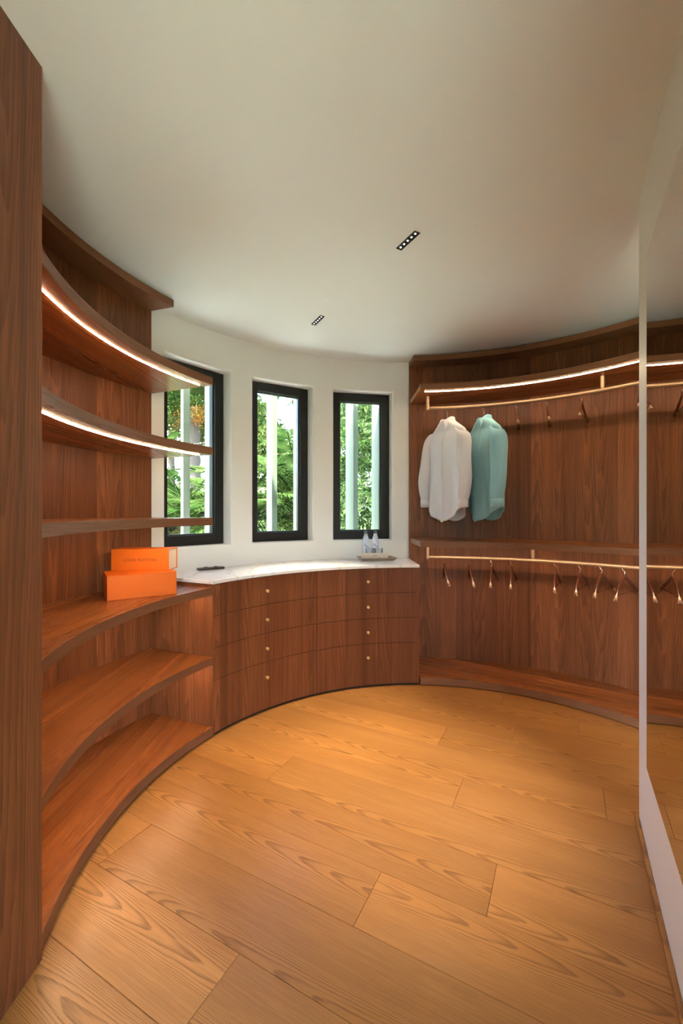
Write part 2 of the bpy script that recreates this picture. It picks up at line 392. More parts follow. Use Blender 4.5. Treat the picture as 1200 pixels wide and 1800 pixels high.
# windows: black frame of four bars, inner bead, pane
for k, c in enumerate(WIN):
    hwid = RW * math.sin(R(WHALF)) - .001; dist = 2.068
    w = empty('window_%d' % (k + 1), (*P(dist, c), 0), -R(c)); tag(w, kind='structure')
    T = .072
    def bar(name, x0, x1, z0, z1, y0, y1, mat):
        mb = MB(); mb.bx(x0, x1, y0, y1, z0, z1); return mb.build(name, mat, w, bevel=.002)
    bar('frame_bar', -hwid, -hwid + T, WZ0 + .001, WZ1 - .001, 0, .075, BLACK); bar('frame_bar', hwid - T, hwid, WZ0 + .001, WZ1 - .001, 0, .075, BLACK)
    bar('frame_bar', -hwid + T, hwid - T, WZ1 - T, WZ1 - .001, 0, .075, BLACK); bar('frame_bar', -hwid + T, hwid - T, WZ0 + .001, WZ0 + T, 0, .075, BLACK)
    g = .010
    bar('glazing_bead', -hwid + T, -hwid + T + g, WZ0 + T, WZ1 - T, .022, .05, BEAD); bar('glazing_bead', hwid - T - g, hwid - T, WZ0 + T, WZ1 - T, .022, .05, BEAD)
    bar('glazing_bead', -hwid + T + g, hwid - T - g, WZ1 - T - g, WZ1 - T, .022, .05, BEAD); bar('glazing_bead', -hwid + T + g, hwid - T - g, WZ0 + T, WZ0 + T + g, .022, .05, BEAD)
    mb = MB(); mb.bx(-hwid + T + .002, hwid - T - .002, .051, .059, WZ0 + T + .002, WZ1 - T - .002); mb.build('pane', PANE, w)

# walnut back panelling, one board after another
def panelling(name, a0, a1, nb):
    e = tag(empty(name), kind='structure')
    for i in range(nb):
        b0 = a0 + (a1 - a0) * i / nb; b1 = a0 + (a1 - a0) * (i + 1) / nb; g = .008
        mb = arc_slab(MB(), RB, RW - .001, b0 + (g if i else 0), b1 - (g if i < nb - 1 else 0), .0, CEIL - .002, n=12, vertical=True)
        mb.build('panel', WALNUT, e, smooth=30)
    return e
panelling('wall_panelling_left', -104.5, -61.5, 4)
panelling('wall_panelling_right', 1.05, 104, 9)
# ceiling cornices
def trim(name, a0, a1, ab0, ab1):
    mb = arc_slab(MB(), 1.79, RB - .001, a0, a1, 2.540, 2.583, ab0, ab1, n=48, gdir=(0, 1))
    arc_slab(mb, 1.83, RB - .001, a0 + .3, a1 - .3, 2.583, CEIL - .001, ab0 + .3, ab1 - .3, n=48)
    return tag(mb.build(name, WALNUT_EDGE, smooth=30, bevel=.0012), kind='structure')
trim('trim_1', -106.2, -60.6, -104.4, -61.6); trim('trim_2', 1.45, 104, 1.1, 104)

# tall wooden cheek at the end of the shelves
mb = MB(); mb.box((-.884, .5, CEIL / 2), (1, 0, 0), (0, 1, 0), (0, 0, 1), .015, .739, CEIL / 2 - .001, grain=2)
ec = MB(); ec.box((-1.19, 1.205, CEIL / 2), (1, 0, 0), (0, 1, 0), (0, 0, 1), .289, .014, CEIL / 2 - .001, grain=2)
pan = empty('wall_end_panel'); tag(pan, kind='structure')
mb.build('panel', WALNUT, pan, bevel=.001); ec.build('panel', WALNUT, pan)

# mirror partition
def wp(d, t, z=0): v = WN * d + WD * t; return Vector((v.x, v.y, z))
mb = MB(); T0, T1, DP = .25, 2.172, .266
mb.box(wp(DP + .06, (T0 + T1) / 2, CEIL / 2), WN, WD, (0, 0, 1), .06, (T1 - T0) / 2, CEIL / 2 - .0005, grain=2)
tag(mb.build('wall_mirror', MWALL), kind='structure')
mb = MB(); mb.box(wp(DP - .0075, (T0 + T1) / 2 + .004, .011), WD, WN, (0, 0, 1), (T1 - T0) / 2 + .004, .0072, .011, grain=0)
tag(mb.build('baseboard_mirror', OAK, bevel=.002), kind='structure')
mir = empty('mirror', wp(DP, 1.2, .338))
tag(mir, 'tall frameless mirror glass set into the white partition wall', 'mirror')
mir.rotation_euler = (0, 0, math.atan2(WD.y, WD.x))
mb = MB(); mb.bx(-.75, .753, .0006, .0036, 0, 1.928); mb.build('mirror_glass', MIRROR, mir)
mb = MB(); mb.bx(-.7495, .7525, .0002, .0006, .0005, 1.9275); mb.build('backing', BLACK, mir)
# ------------------------------------------------------------------ LED strip and curved shelves
def led(parent, r, a0, a1, z, n=60):
    mb = arc_slab(MB(), r, r + .006, a0, a1, z - .0022, z - .0002, n=n)
    o = mb.build('led_strip', LED, parent); o['label'] = 'glowing warm white led strip under the front edge'; return o
GL = (0.02, 1); GR = (1.23, -.84)
def shelf(name, label, side, top, thick=.043, light=True, led_r=1.555):
    e = empty(name, (0, 0, 0)); tag(e, label, 'shelf', 'curved walnut shelves')
    if side == 'L':
        args = (-108.2, -59.45, -104.4, -61.5); g = GL
    else:
        args = (1.75, 104, 1.3, 104); g = GR
    mb = arc_slab(MB(), RF, RB - .001, args[0], args[1], top - thick, top, args[2], args[3], n=64, gdir=g)
    mb.build('board', WALNUT_FLAT, e, smooth=30)
    mb = arc_slab(MB(), RF - .0012, RF - .0001, args[0], args[1], top - thick, top, n=64)
    mb.build('edge_band', WALNUT_EDGE, e, smooth=30)
    if light: led(e, led_r, args[0] + (3 if side == 'L' else 1.6), args[1] - (1.6 if side == 'L' else 3), top - thick)
    return e
for lab, z in [('topmost curved walnut shelf with a glowing strip, crossing the top of the window beside it', 2.075),
               ('curved walnut shelf with a glowing strip, second below the ceiling on the left', 1.672),
               ('curved walnut shelf hanging over the stacked orange boxes', 1.267),
               ('curved walnut shelf carrying the stacked orange boxes', .864),
               ('curved walnut shelf under the one with the orange boxes', .461)]:
    lab = lab.replace(', second below the ceiling on the left', ' next below the topmost one')
    shelf('curved_shelf', lab, 'L', z)
e = shelf('base_shelf', 'lowest curved walnut shelf on the oak floor beside the chest of drawers', 'L', .058, .050, light=False)
shelf('wardrobe_shelf', 'lit curved walnut shelf above the rail with the two shirts', 'R', 2.262, .042)
shelf('wardrobe_shelf', 'curved walnut shelf below the shirts, above the rail of empty hangers', 'R', 1.080, .043)
shelf('wardrobe_platform', 'low curved walnut platform on the floor under the empty hangers', 'R', .058, .052, light=False)

# ------------------------------------------------------------------ curved chest of drawers
DA0, DA1, DSEAM = -59.35, 1.4, -28.7
dr = tag(empty('curved_dresser', (*P(1.73, -29), 0)), 'curved walnut chest of eight drawers with brass knobs under the windows', 'dresser')
off = Vector(dr.location)
def dpart(mb, name, mat, parent=dr, **kw):
    mb.v = [(x - off.x, y - off.y, z) for x, y, z in mb.v]; return mb.build(name, mat, parent, **kw)
dpart(arc_slab(MB(), RF + .022, RB - .003, DA0 + .8, DA1 - .8, .017, .872, n=40, vertical=True), 'carcass', DARK)
dpart(arc_slab(MB(), RF + .002, RW - .002, DA0, DA0 + .72, .017, .880, ab0=-61.48, ab1=-60.8, n=2, vertical=True), 'side_panel', WALNUT, smooth=30)
dpart(arc_slab(MB(), RF + .002, RB - .003, DA1 - .72, DA1, .017, .880, n=2, vertical=True), 'side_panel', WALNUT, smooth=30)
dpart(arc_slab(MB(), RF + .02, RW - .1, DA0 + .5, DA1 - .3, 0.0, .017, n=40), 'plinth', DARK)
ZL = [.017, .323, .510, .696, .880]
for a0, a1, ka in ((DA0 + .02, DSEAM, -43.9), (DSEAM, DA1 - .02, -13.65)):
    for i in range(4):
        g = .07
        d = dpart(arc_slab(MB(), RF, RF + .02, a0 + g, a1 - g, ZL[i] + .0015, ZL[i + 1] - .0015, n=24, vertical=True), 'drawer', WALNUT, smooth=30)
        d['grain_seed'] = .37 if ka < -30 else .62
        kz = [.227, .413, .599, .787][i]
        px, py = P(RF, ka); mb = MB(); 
        prof = [(0, .024), (.0095, .024), (.0105, .0225), (.0105, .014), (.009, .0125), (.005, .011), (.0045, 0), (0, 0)]
        mb.lathe(prof, 20)
        M = Matrix.Translation((px - off.x, py - off.y, kz)) @ Vector((CX - px, CY - py, 0)).to_track_quat('Z', 'Y').to_matrix().to_4x4()
        mb.v = [tuple(M @ Vector(v)) for v in mb.v]
        kn = mb.build('knob', BRASS, d, smooth=40); kn['label'] = 'round brass knob'
mt = MB(); arc_slab(mt, RF - .008, RW - .003, DA0 - .25, DA1 + .1, .8825, .903, ab0=-61.45, ab1=1.04, n=64)
MT = tag(mt.build('marble_worktop', MARBLE, smooth=30, bevel=.002), 'white veined marble worktop on the curved chest of drawers', 'worktop')

# ------------------------------------------------------------------ clothes rails
RR = 1.70
def rail(label, zr, zs, a0, brackets):
    e = tag(empty('clothes_rail', (*P(RR, a0), zr)), label, 'clothes rail', 'bronze clothes rails'); o = Vector(e.location)
    mb = MB(); pts = []
    for i in range(81):
        a = a0 + (104 - a0) * i / 80; pts.append((*P(RR, a), zr))
    pts = [Vector(p) - o for p in pts]
    mb.tube(pts, .0135, 14); mb.build('tube', BRONZE, e, smooth=40)
    mb = MB(); mb.tube([Vector((0, 0, -.0135)), Vector((0, 0, zs - zr - .0005))], .0135, 14); mb.build('end_post', BRONZE, e, smooth=40)
    for a in brackets:
        p = Vector((*P(RR, a), 0)) - Vector((o.x, o.y, 0)); mb = MB()
        mb.tube([p + Vector((0, 0, .009)), p + Vector((0, 0, .03)), p + Vector((0, 0, zs - zr - .0005))], [.010, .0135, .0145], 14); mb.build('bracket', BRONZE, e, smooth=40)
    return e
ZU, ZLO = 2.126, .941
rail('bronze clothes rail holding the two shirts', ZU, 2.22, 4.75, [45.9, 87])
rail('bronze clothes rail holding only bare hangers', ZLO, 1.037, 4.75, [30.9, 57, 83])

# ------------------------------------------------------------------ hangers
HWOOD = simple('hanger_mahogany', (.085, .022, .010), .22, spec=.6, **{'Coat Weight': .5, 'Coat Roughness': .1})
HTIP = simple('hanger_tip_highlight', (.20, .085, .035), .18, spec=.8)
def make_hanger():
    e = empty('clothes_hanger')
    for s in (-1, 1):
        mb = MB(); rows = []
        for i in range(13):
            t = i / 12; x = s * (.008 + .205 * t) ; z = -.066 - .126 * t - .004 * t * t + .006 * math.sin(math.pi * t)
            y = -.018 * t * t; hh = .016 - .006 * t; ww = .0065 + .0055 * t ** 2
            rows.append([(x, y + ww * math.cos(a), z + hh * math.sin(a)) for a in [2 * math.pi * k / 10 for k in range(10)]])
        if s < 0: rows = [r[::-1] for r in rows]
        mb.grid(rows[:11], True); mb.face(rows[0]); mb.face(rows[10][::-1]); mb.build('arm', HWOOD, e, smooth=50)
        mb = MB(); c = Vector((0, 0, 0))
        tip = rows[10:]
        last = [tuple(Vector(p) * .35 + Vector((s * .2135, -.018, -.1965)) * .65) for p in rows[12]]
        mb.grid(tip + [last], True); mb.face(last[::-1]); mb.build('tip', HTIP, e, smooth=60)
    mb = MB(); mb.tube([(-.165, -.012, -.165), (.165, -.012, -.165)], .0045, 8); mb.build('trouser_bar', HWOOD, e, smooth=50)
    mb = MB(); mb.box((0, 0, -.066), (1, 0, 0), (0, 1, 0), (0, 0, 1), .016, .0065, .016); mb.build('neck', HWOOD, e, bevel=.004)
    mb = MB(); pts = [(0, 0, -.055), (0, 0, -.036), (0, .006, -.028), (0, .014, -.018)]
    for k in range(12):
        a = R(-35 + 235 * k / 11); pts.append((0, .0168 * math.cos(a), .0168 * math.sin(a)))
    mb.tube(pts, .0017, 6, up=(1, 0, 0)); mb.build('hook', CHROME, e, smooth=60)
    return e
proto = make_hanger(); used = [False]
def hang(px, zr, near_px, label, group='wooden clothes hangers', psi=None):
    """px = pixel column of the hook on the rail, near_px = column of its nearer tip; gives the twist about the hook"""
    dx = (px - 600) / 750; a = dx * dx + 1; b = -2 * (dx * CX + CY); c = CX * CX + CY * CY - RR * RR
    t = (-b + math.sqrt(b * b - 4 * a * c)) / (2 * a); X, Y = dx * t, t
    if psi is None:
        best = min((abs(600 + 750 * (X - .215 * math.sin(R(s / 4))) / (Y - .215 * math.cos(R(s / 4))) - near_px), s / 4) for s in range(-340, 341))
        psi = best[1]
    o = copy_tree(proto) if used[0] else proto
    used[0] = True
    # local +x points to the far tip: direction (sin psi, cos psi)
    o.location = (X, Y, zr); o.rotation_euler = (0, 0, math.atan2(math.cos(R(psi)), math.sin(R(psi))))
    tag(o, label, 'hanger', group)
    return o, psi
low = [(780.7, 785, 'dark wooden hanger on the lower rail, closest to the chest of drawers'), (824.9, 829, 'dark wooden hanger on the lower rail, second from the chest of drawers'),
       (864.7, 857.3, 'dark wooden hanger on the lower rail, third from the chest of drawers'), (899.3, 892.5, 'dark wooden hanger on the lower rail, just before the rail bracket'),
       (976.5, 969.4, 'dark wooden hanger on the lower rail, first past the rail bracket'), (1019.8, 1005.8, 'dark wooden hanger on the lower rail, second past the rail bracket'),
       (1057.9, 1038.5, 'dark wooden hanger on the lower rail, third past the rail bracket'), (1097.9, 1075, 'dark wooden hanger on the lower rail, fourth past the rail bracket')]
for px, nx, lab in low: hang(px, ZLO, nx, lab)
for px, nx, lab in [(907.7, 905.9, 'bare dark wooden hanger on the upper rail, next to the aqua shirt'), (961.9, 960.5, 'bare dark wooden hanger on the upper rail, second from the aqua shirt'),
                    (1022.4, 1013, 'bare dark wooden hanger on the upper rail, third from the aqua shirt'), (1126, 1117, 'bare dark wooden hanger on the upper rail, past the bracket')]: hang(px, ZU, nx, lab)
hw1, _ = hang(786, ZU, 0, 'dark wooden hanger carrying the white shirt', psi=-22)
hw2, _ = hang(850.5, ZU, 0, 'dark wooden hanger carrying the aqua shirt', psi=-12)
DGREY = simple('hanger_dark_grey', (.07, .07, .055), .35)
for ch in hw1.children:
    if ch.name.split('.')[0] in ('arm', 'neck'):
        ch.data = ch.data.copy(); ch.data.materials[0] = DGREY
for h_ in (hw1, hw2):          # shirt hangers hang on a longer shank
    for ch in h_.children:
        if not ch.name.startswith('hook'): ch.location.z -= .03
    mb = MB(); mb.tube([(0, 0, -.10), (0, 0, -.04)], .0018, 6); mb.build('shank', CHROME, h_, smooth=60)
hw1['label'] = 'dark grey-green hanger carrying the white shirt'

# ------------------------------------------------------------------ shirts
def make_shirt(name, label, mat, loc, rz, seed, hem=-.775, sleeve_end=-.70):
    """local: +x far shoulder, -y... front is +y; origin on the rail"""
    rnd = random.Random(seed); e = tag(empty(name, loc, rz), label, 'shirt', 'shirts on hangers')
    N = 72
    prof = [(-.078, .060, .044), (-.098, .090, .046), (-.118, .122, .044), (-.140, .160, .040), (-.160, .194, .036), (-.176, .216, .036), (-.205, .222, .046), (-.26, .214, .058), (-.33, .203, .064), (-.40, .200, .066),
            (-.47, .202, .066), (-.54, .206, .065), (-.62, .211, .063), (-.70, .215, .061), (hem, .218, .058)]
    ph = [rnd.uniform(0, 6.28) for _ in range(4)]
    def FW(x, z): return .020 * (1 - 2 * abs(math.sin(9 * x + ph[0] + 1.1 * z))) + .009 * math.sin(31 * x + ph[1] - 3 * z) + .004 * math.sin(64 * x + ph[2])
    def ring(z, a, b, last=False):
        out = []
        for k in range(N):
            th = 2 * math.pi * k / N; c, s = math.cos(th), math.sin(th)
            x = a * math.copysign(abs(c) ** .8, c); y = b * math.copysign(abs(s) ** .7, s)
            f = min(1, max(0, (-z - .24) / .4))
            w = FW(x, z) * f
            y += w * (1 if s > 0 else .8)
            zz = z - .010 * (-1 if last else 0)
            zz = z - (.105 * (1 - abs(c) ** 1.4) * min(1, max(0, (-z - .55) / (-hem - .55))) ** 1.5)
            # shoulders slope: keep the ridge
            out.append((x, y, zz))
        return out
    mb = MB(); mb.grid([ring(*p) for p in prof], True); body = mb.build('body', mat, e, smooth=180)
    so = body.modifiers.new('thick', 'SOLIDIFY'); so.thickness = .0012
    ss = body.modifiers.new('sub', 'SUBSURF'); ss.levels = 1; ss.render_levels = 1
    # sleeves
    for s in (-1, 1):
        mb = MB(); rows = []; M2 = 36; j = rnd.uniform(-.02, .02)
        pts = [(.176, -.172, .046, .044), (.206, -.200, .058, .056), (.222, -.26, .066, .058), (.230, -.34, .066, .052), (.238, -.42, .063, .050), (.246 + j, -.50, .062, .050), (.248 + j, -.58, .060, .048), (.244, sleeve_end + .03, .055, .042), (.240, sleeve_end, .047, .036)]
        for i, (x, z, ry, rx) in enumerate(pts):
            yo = .012 + .03 * max(0, min(1, (-z - .25) / .35)); row = []
            for k in range(M2):
                th = 2 * math.pi * k / M2
                f = 1 + (.07 * math.sin(3 * th + ph[1] + i * .9 + s) + .05 * math.sin(5 * th + ph[2] - i * .7)) * min(1, i / 3)
                tx, tz = (math.cos(R(35)), math.sin(R(35))) if i == 0 else ((math.cos(R(18)), math.sin(R(18))) if i == 1 else (1, 0))
                a = rx * .72 * math.cos(th) * f
                row.append((s * (x + a * tx), yo + ry * math.sin(th) * f, z + (-a * tz if i < 2 else 0)))
            rows.append(row if s > 0 else row[::-1])
        mb.grid(rows, True); sl = mb.build('sleeve', mat, e, smooth=180)
        so = sl.modifiers.new('thick', 'SOLIDIFY'); so.thickness = .0012
        ss = sl.modifiers.new('sub', 'SUBSURF'); ss.levels = 1; ss.render_levels = 1
        # cuff
        mb = MB(); rows = []
        for z, k_ in ((sleeve_end + .002, 1.06), (sleeve_end - .062, 1.02)):
            row = [(s * (.240 + .036 * .72 * k_ * math.cos(2 * math.pi * q / 28)), .042 + .047 * k_ * math.sin(2 * math.pi * q / 28), z) for q in range(28)]
            rows.append(row if s > 0 else row[::-1])
        mb.grid(rows, True); cu = mb.build('cuff', mat, e, smooth=60); so = cu.modifiers.new('thick', 'SOLIDIFY'); so.thickness = .002
    # collar: stand plus folded leaf with two points at the front (+y)
    mb = MB(); rows = [[], [], [], []]
    for k in range(41):
        t = k / 40; th = R(90 + 14 + (360 - 28) * t); c, s = math.cos(th), math.sin(th); front = max(0, math.sin(th)) ** 2
        rows[0].append((.060 * c, .044 * s, -.084 - .030 * front))
        rows[1].append((.058 * c, .043 * s, -.056 - .030 * front))
        pt = max(0, 1 - min(t, 1 - t) / .13)
        rows[2].append((.064 * c, .048 * s, -.058 - .031 * front))
        rows[3].append(((.078 + .010 * pt) * c + (.030 * pt * (1 if c > 0 else -1)), .058 * s + .006 * pt, -.102 - .018 * front - .045 * pt))
    mb.grid(rows); co = mb.build('collar', mat, e, smooth=70); so = co.modifiers.new('thick', 'SOLIDIFY'); so.thickness = .0022
    # placket and buttons follow the front of the body
    def fy(z):
        for (z0, a0, b0), (z1, a1, b1) in zip(prof[:-1], prof[1:]):
            if z0 >= z >= z1: b = b0 + (b1 - b0) * (z - z0) / (z1 - z0); break
        else: b = prof[-1][2]
        f = min(1, max(0, (-z - .24) / .4)); return b + FW(0, z) * f
    mb = MB(); rows = []
    for i in range(33):
        z = -.10 - (-hem - .10) * i / 32; zz = z - .105 * min(1, max(0, (-z - .55) / (-hem - .55))) ** 1.5
        y = fy(z) + .0035; rows.append([(-.017, y - .003, zz), (-.016, y, zz), (0, y + .001, zz), (.016, y, zz), (.017, y - .003, zz)])
    mb.grid(rows); mb.build('placket', mat, e, smooth=60)
    bm_ = simple('shirt_button', (.8, .8, .8), .3)
    for i in range(6):
        z = -.16 - i * .10; mb = MB(); mb.lathe([(0, 0), (.0055, 0), (.0055, .002), (0, .0025)], 12)
        mb.v = [(x, fy(z) + .0045 + zz, z + y) for x, y, zz in mb.v]; mb.build('button', bm_, e)
    return e
def shirt_at(h, name, label, mat, seed, **kw):
    # front (+y local) must look towards the viewer side
    ang = h.rotation_euler.z
    return make_shirt(name, label, mat, Vector(h.location) - Vector((0, 0, .026)), ang + 0.0, seed, **kw)
shirt_at(hw1, 'shirt', 'white long sleeved cotton shirt on the upper rail', SHIRT_W, 2)
shirt_at(hw2, 'shirt', 'aqua blue long sleeved shirt hanging behind the white one', SHIRT_B, 5, hem=-.77)

# ------------------------------------------------------------------ orange boxes
ORANGE = simple('orange_paper', (.70, .135, .009), .5, spec=.25); OR_DK = simple('orange_paper_edge', (.70, .16, .016), .5); INK = simple('brown_ink', (.05, .015, .006), .5); CREAM = simple('cream_paper', (.78, .66, .50), .6)
def text_mesh(name, body, size_x, mat, parent, M, space=1.08):
    cu = bpy.data.curves.new('lettering', 'FONT'); cu.body = body; cu.align_x = 'CENTER'; cu.align_y = 'CENTER'; cu.space_character = space; cu.extrude = .002
    o = bpy.data.objects.new('lettering', cu); COL.objects.link(o); bpy.context.view_layer.update()
    me = bpy.data.meshes.new_from_object(o.evaluated_get(bpy.context.evaluated_depsgraph_get())); bpy.data.objects.remove(o); bpy.data.curves.remove(cu)
    xs = [v.co.x for v in me.vertices]; k = size_x / (max(xs) - min(xs)); ox = (max(xs) + min(xs)) / 2; ys = [v.co.y for v in me.vertices]; oy = (max(ys) + min(ys)) / 2
    for v in me.vertices: v.co = M @ Vector(((v.co.x - ox) * k, (v.co.y - oy) * k, max(0, v.co.z) * .05))
    me.materials.clear(); me.materials.append(mat); me.name = name
    return link(name, me, None, parent)
FRONT = Matrix(((1, 0, 0, 0), (0, 0, -1, 0), (0, 1, 0, 0), (0, 0, 0, 1)))  # text plane -> faces -y
b1 = tag(empty('gift_box', (-1.148, 2.089, .864), R(33)), 'larger orange paper gift box standing on the walnut shelf', 'box')
mb = MB(); mb.bx(0, .325, 0, .215, 0, .119); mb.build('box_body', ORANGE, b1, bevel=.0015)
mb = MB(); mb.bx(-.0012, .3262, -.0012, .2162, .1192, .1212); mb.build('lid', ORANGE, b1, bevel=.0006)
text_mesh('lettering', 'LOUIS VUITTON', .17, INK, b1, Matrix.Translation((.125, .075, .1213)), 1.15)
b2 = tag(empty('gift_box', (-1.222, 2.273, .9855), R(2.5)), 'smaller orange gift box with brown lettering lying on the larger one', 'box')
mb = MB(); mb.bx(0, .2925, .003, .132, .003, .113); mb.build('drawer_body', CREAM, b2)
mb = MB(); mb.bx(-.0012, .297, 0, .003, 0, .116); mb.bx(-.0012, .297, .132, .135, 0, .116); mb.bx(-.0012, .297, .003, .132, .113, .116); mb.bx(-.0012, .297, .003, .132, 0, .003); mb.bx(-.0042, -.0012, 0, .135, 0, .116)
mb.build('sleeve', ORANGE, b2)
text_mesh('lettering', 'LOUIS VUITTON', .171, INK, b2, Matrix.Translation((.147, -.0001, .058)) @ FRONT, 1.15)

# ------------------------------------------------------------------ things on the marble
MZ = .903
rm = tag(empty('remote_control', (-.905, 2.955, MZ), R(36)), 'slim black remote control lying on the marble worktop', 'remote')
mb = MB(); rows = []
for z, g in ((0, -.004), (.004, 0), (.013, -.001), (.015, -.004)):
    row = []
    for cx_, cy_, a0 in ((.085, .022, 0), (-.085, .022, 90), (-.085, -.022, 180), (.085, -.022, 270)):
        for q in range(5): a = R(a0 + q * 22.5); row.append((cx_ + (.006 + g) * math.cos(a), cy_ + (.006 + g) * math.sin(a), z))
    rows.append(row)
mb.grid(rows, True); mb.face(rows[0][::-1]); mb.face(rows[-1]); mb.build('body', simple('remote_black', (.02, .02, .024), .3), rm, smooth=40)
for x in (-.035, .035):
    mb = MB(); mb.lathe([(.014, .015), (.014, .018), (.011, .0195), (0, .0195)], 18, (x, 0, 0)); mb.build('button', simple('remote_button', (.05, .05, .055), .25), rm, smooth=40)

TR = tag(empty('serving_tray', (.29, 3.535, MZ), R(10)), 'small grey metal tray with raised rim on the marble', 'tray')
TRM = simple('tray_pewter', (.42, .36, .30), .3, metal=.8)
mb = MB(); mb.bx(-.125, .125, -.075, .075, 0, .004); mb.build('tray_base', TRM, TR)
def rimq(p): 
    q = MB(); q.face(p); q.face([(x, y, z - .002) for x, y, z in p][::-1])
    for i in range(4):
        a, b = p[i], p[(i + 1) % 4]; q.face([a, (a[0], a[1], a[2] - .002), (b[0], b[1], b[2] - .002), b])
    q.build('tray_rim', TRM, TR)
I, O, hR = (.125, .075), (.150, .095), .024
c_in = [(-I[0], -I[1]), (I[0], -I[1]), (I[0], I[1]), (-I[0], I[1])]; c_out = [(-O[0], -O[1]), (O[0], -O[1]), (O[0], O[1]), (-O[0], O[1])]
for i in range(4):
    j = (i + 1) % 4; rimq([(*c_in[i], .004), (*c_in[j], .004), (*c_out[j], hR), (*c_out[i], hR)])
def s_stroke(mb, r, z0, h, w):
    """flowing S drawn as a swelling stroke wrapped on a cylinder facing -y"""
    pts = []
    for i in range(25):
        t = i / 24; y = h * (.5 - t); x = w * (.55 * math.sin(2 * math.pi * (t * .92 + .03)) * (1.0 if t < .5 else 1.05)) * -1
        if t < .12: x += w * .25 * (1 - t / .12) ** 2 * 1.2
        pts.append((x * -1 if False else -x * -1, y))
    rows = []
    for i, (x, y) in enumerate(pts):
        t = i / 24; wid = .0008 + .0036 * math.sin(math.pi * t) ** 2
        rows.append([(x - wid, y), (x + wid, y)])
    def wrap(p): a = (p[0] + .007) / r; return (r * math.sin(a) * 1.004, -r * math.cos(a) - .0006, z0 + p[1])
    mb.grid([[wrap(a), wrap(b)] for a, b in rows])
NAVY = simple('navy_print', (.01, .015, .05), .4); CAP = simple('bottle_cap', (.10, .15, .15), .4); WHT = simple('white_band', (.85, .86, .88), .4); WATER = None
for bx_, by_, lab in ((.203, 3.572, 'clear water bottle with a dark S mark on the tray, closer to the tray edge'), (.284, 3.585, 'clear water bottle with a dark S mark, standing in the middle of the tray')):
    e = tag(empty('water_bottle', (bx_, by_, MZ + .0042)), lab, 'bottle', 'water bottles on the tray')
    mb = MB(); mb.lathe([(0, 0), (.029, 0), (.0325, .004), (.033, .02), (.033, .125), (.031, .145), (.024, .175), (.0155, .200), (.013, .208), (.013, .222), (0, .222)], 28); mb.build('bottle_body', BOTTLE, e, smooth=40)
    mb = MB(); mb.lathe([(.0135, .203), (.0143, .203), (.0143, .210), (.0135, .210)], 20); mb.build('neck_band', WHT, e, smooth=40)
    mb = MB(); mb.lathe([(0, .236), (.0145, .236), (.0155, .234), (.0155, .214), (.0140, .212)], 20); mb.build('cap', CAP, e, smooth=40)
    mb = MB(); s_stroke(mb, .0332, .108, .060, .030); mk = mb.build('printed_mark', NAVY, e); mk['label'] = 'dark flowing letter S'
for gx, gy, lab in ((.232, 3.505, 'clear tumbler on the tray before the bottles, by the tray edge'), (.305, 3.505, 'clear tumbler on the tray behind the cream card')):
    e = tag(empty('tumbler', (gx, gy, MZ + .0042)), lab, 'glass', 'tumblers on the tray')
    mb = MB(); mb.lathe([(0, 0), (.028, 0), (.030, .003), (.036, .095), (.0345, .095), (.0285, .008), (0, .008)], 28); mb.build('glass_wall', GLASS, e, smooth=40)
cd = tag(empty('note_card', (.272, 3.452, MZ + .012), R(8)), 'cream folded note card leaning on the tray rim', 'card')
for o_ in [0]:
    mb = MB(); mb.box((0, 0, .026), (1, 0, 0), Vector((0, .84, .54)), Vector((0, -.54, .84)), .112, .0012, .032)
    # lean back: bottom edge rests near the rim, top edge leans on the tumblers
    mb.v = [(x, y + .012, z) for x, y, z in mb.v]; mb.build('card_sheet', simple('card_cream', (.86, .78, .68), .6), cd)
    for k, (w_, zz) in enumerate(((.016, .036), (.024, .028))):
        mb = MB(); mb.box((.0, .0105 - (zz - .026) * .64 - .0012, zz), (1, 0, 0), Vector((0, .84, .54)), Vector((0, -.54, .84)), w_, .0004, .0014); mb.build('printed_line', simple('card_print', (.45, .25, .15), .6), cd)

# ------------------------------------------------------------------ ceiling lights
def downlight(x, y, ang, watts, label):
    e = tag(empty('ceiling_downlight', (x, y, CEIL), ang), label, 'ceiling light', 'recessed black ceiling downlights')
    L, Wd, h = .072, .0155, .006
    mb = MB(); mb.bx(-L, L, -Wd, Wd, -.0012, -.0003); mb.build('housing', BLACK, e)
    for s in (-1, 1):
        mb = MB(); mb.bx(-L, L, s * Wd - .0012, s * Wd + .0012, -.004, -.0012); mb.build('rim', BLACK, e)
    for i in range(6):
        xx = -L + 2 * L * i / 5; mb = MB(); mb.bx(xx - .0012, xx + .0012, -Wd + .0012, Wd - .0012, -.004, -.0012); mb.build('divider', BLACK, e)
    for i in range(5):
        xx = -L + 2 * L * (i + .5) / 5; mb = MB(); mb.lathe([(0, -.0022), (.0036, -.0022), (.0036, -.0012), (0, -.0012)], 14, (xx, 0, 0)); mb.build('lens', LENS, e)
    ld = bpy.data.lights.new('downlight_lamp', 'SPOT'); ld.energy = watts; ld.color = (1, .87, .66); ld.spot_size = R(42); ld.spot_blend = 1.0; ld.shadow_soft_size = .03
    lo = bpy.data.objects.new('downlight_lamp', ld); COL.objects.link(lo); lo.parent = e; lo.location = (0, 0, -.012)
    return e
LA = math.atan2(-.884, .468)
downlight(.315, 2.03, LA, SPOT_W, 'slim black five-cell downlight over the middle of the oak floor')
downlight(-.16, 2.873, LA, SPOT_W * .6, 'slim black five-cell downlight just in front of the middle window')
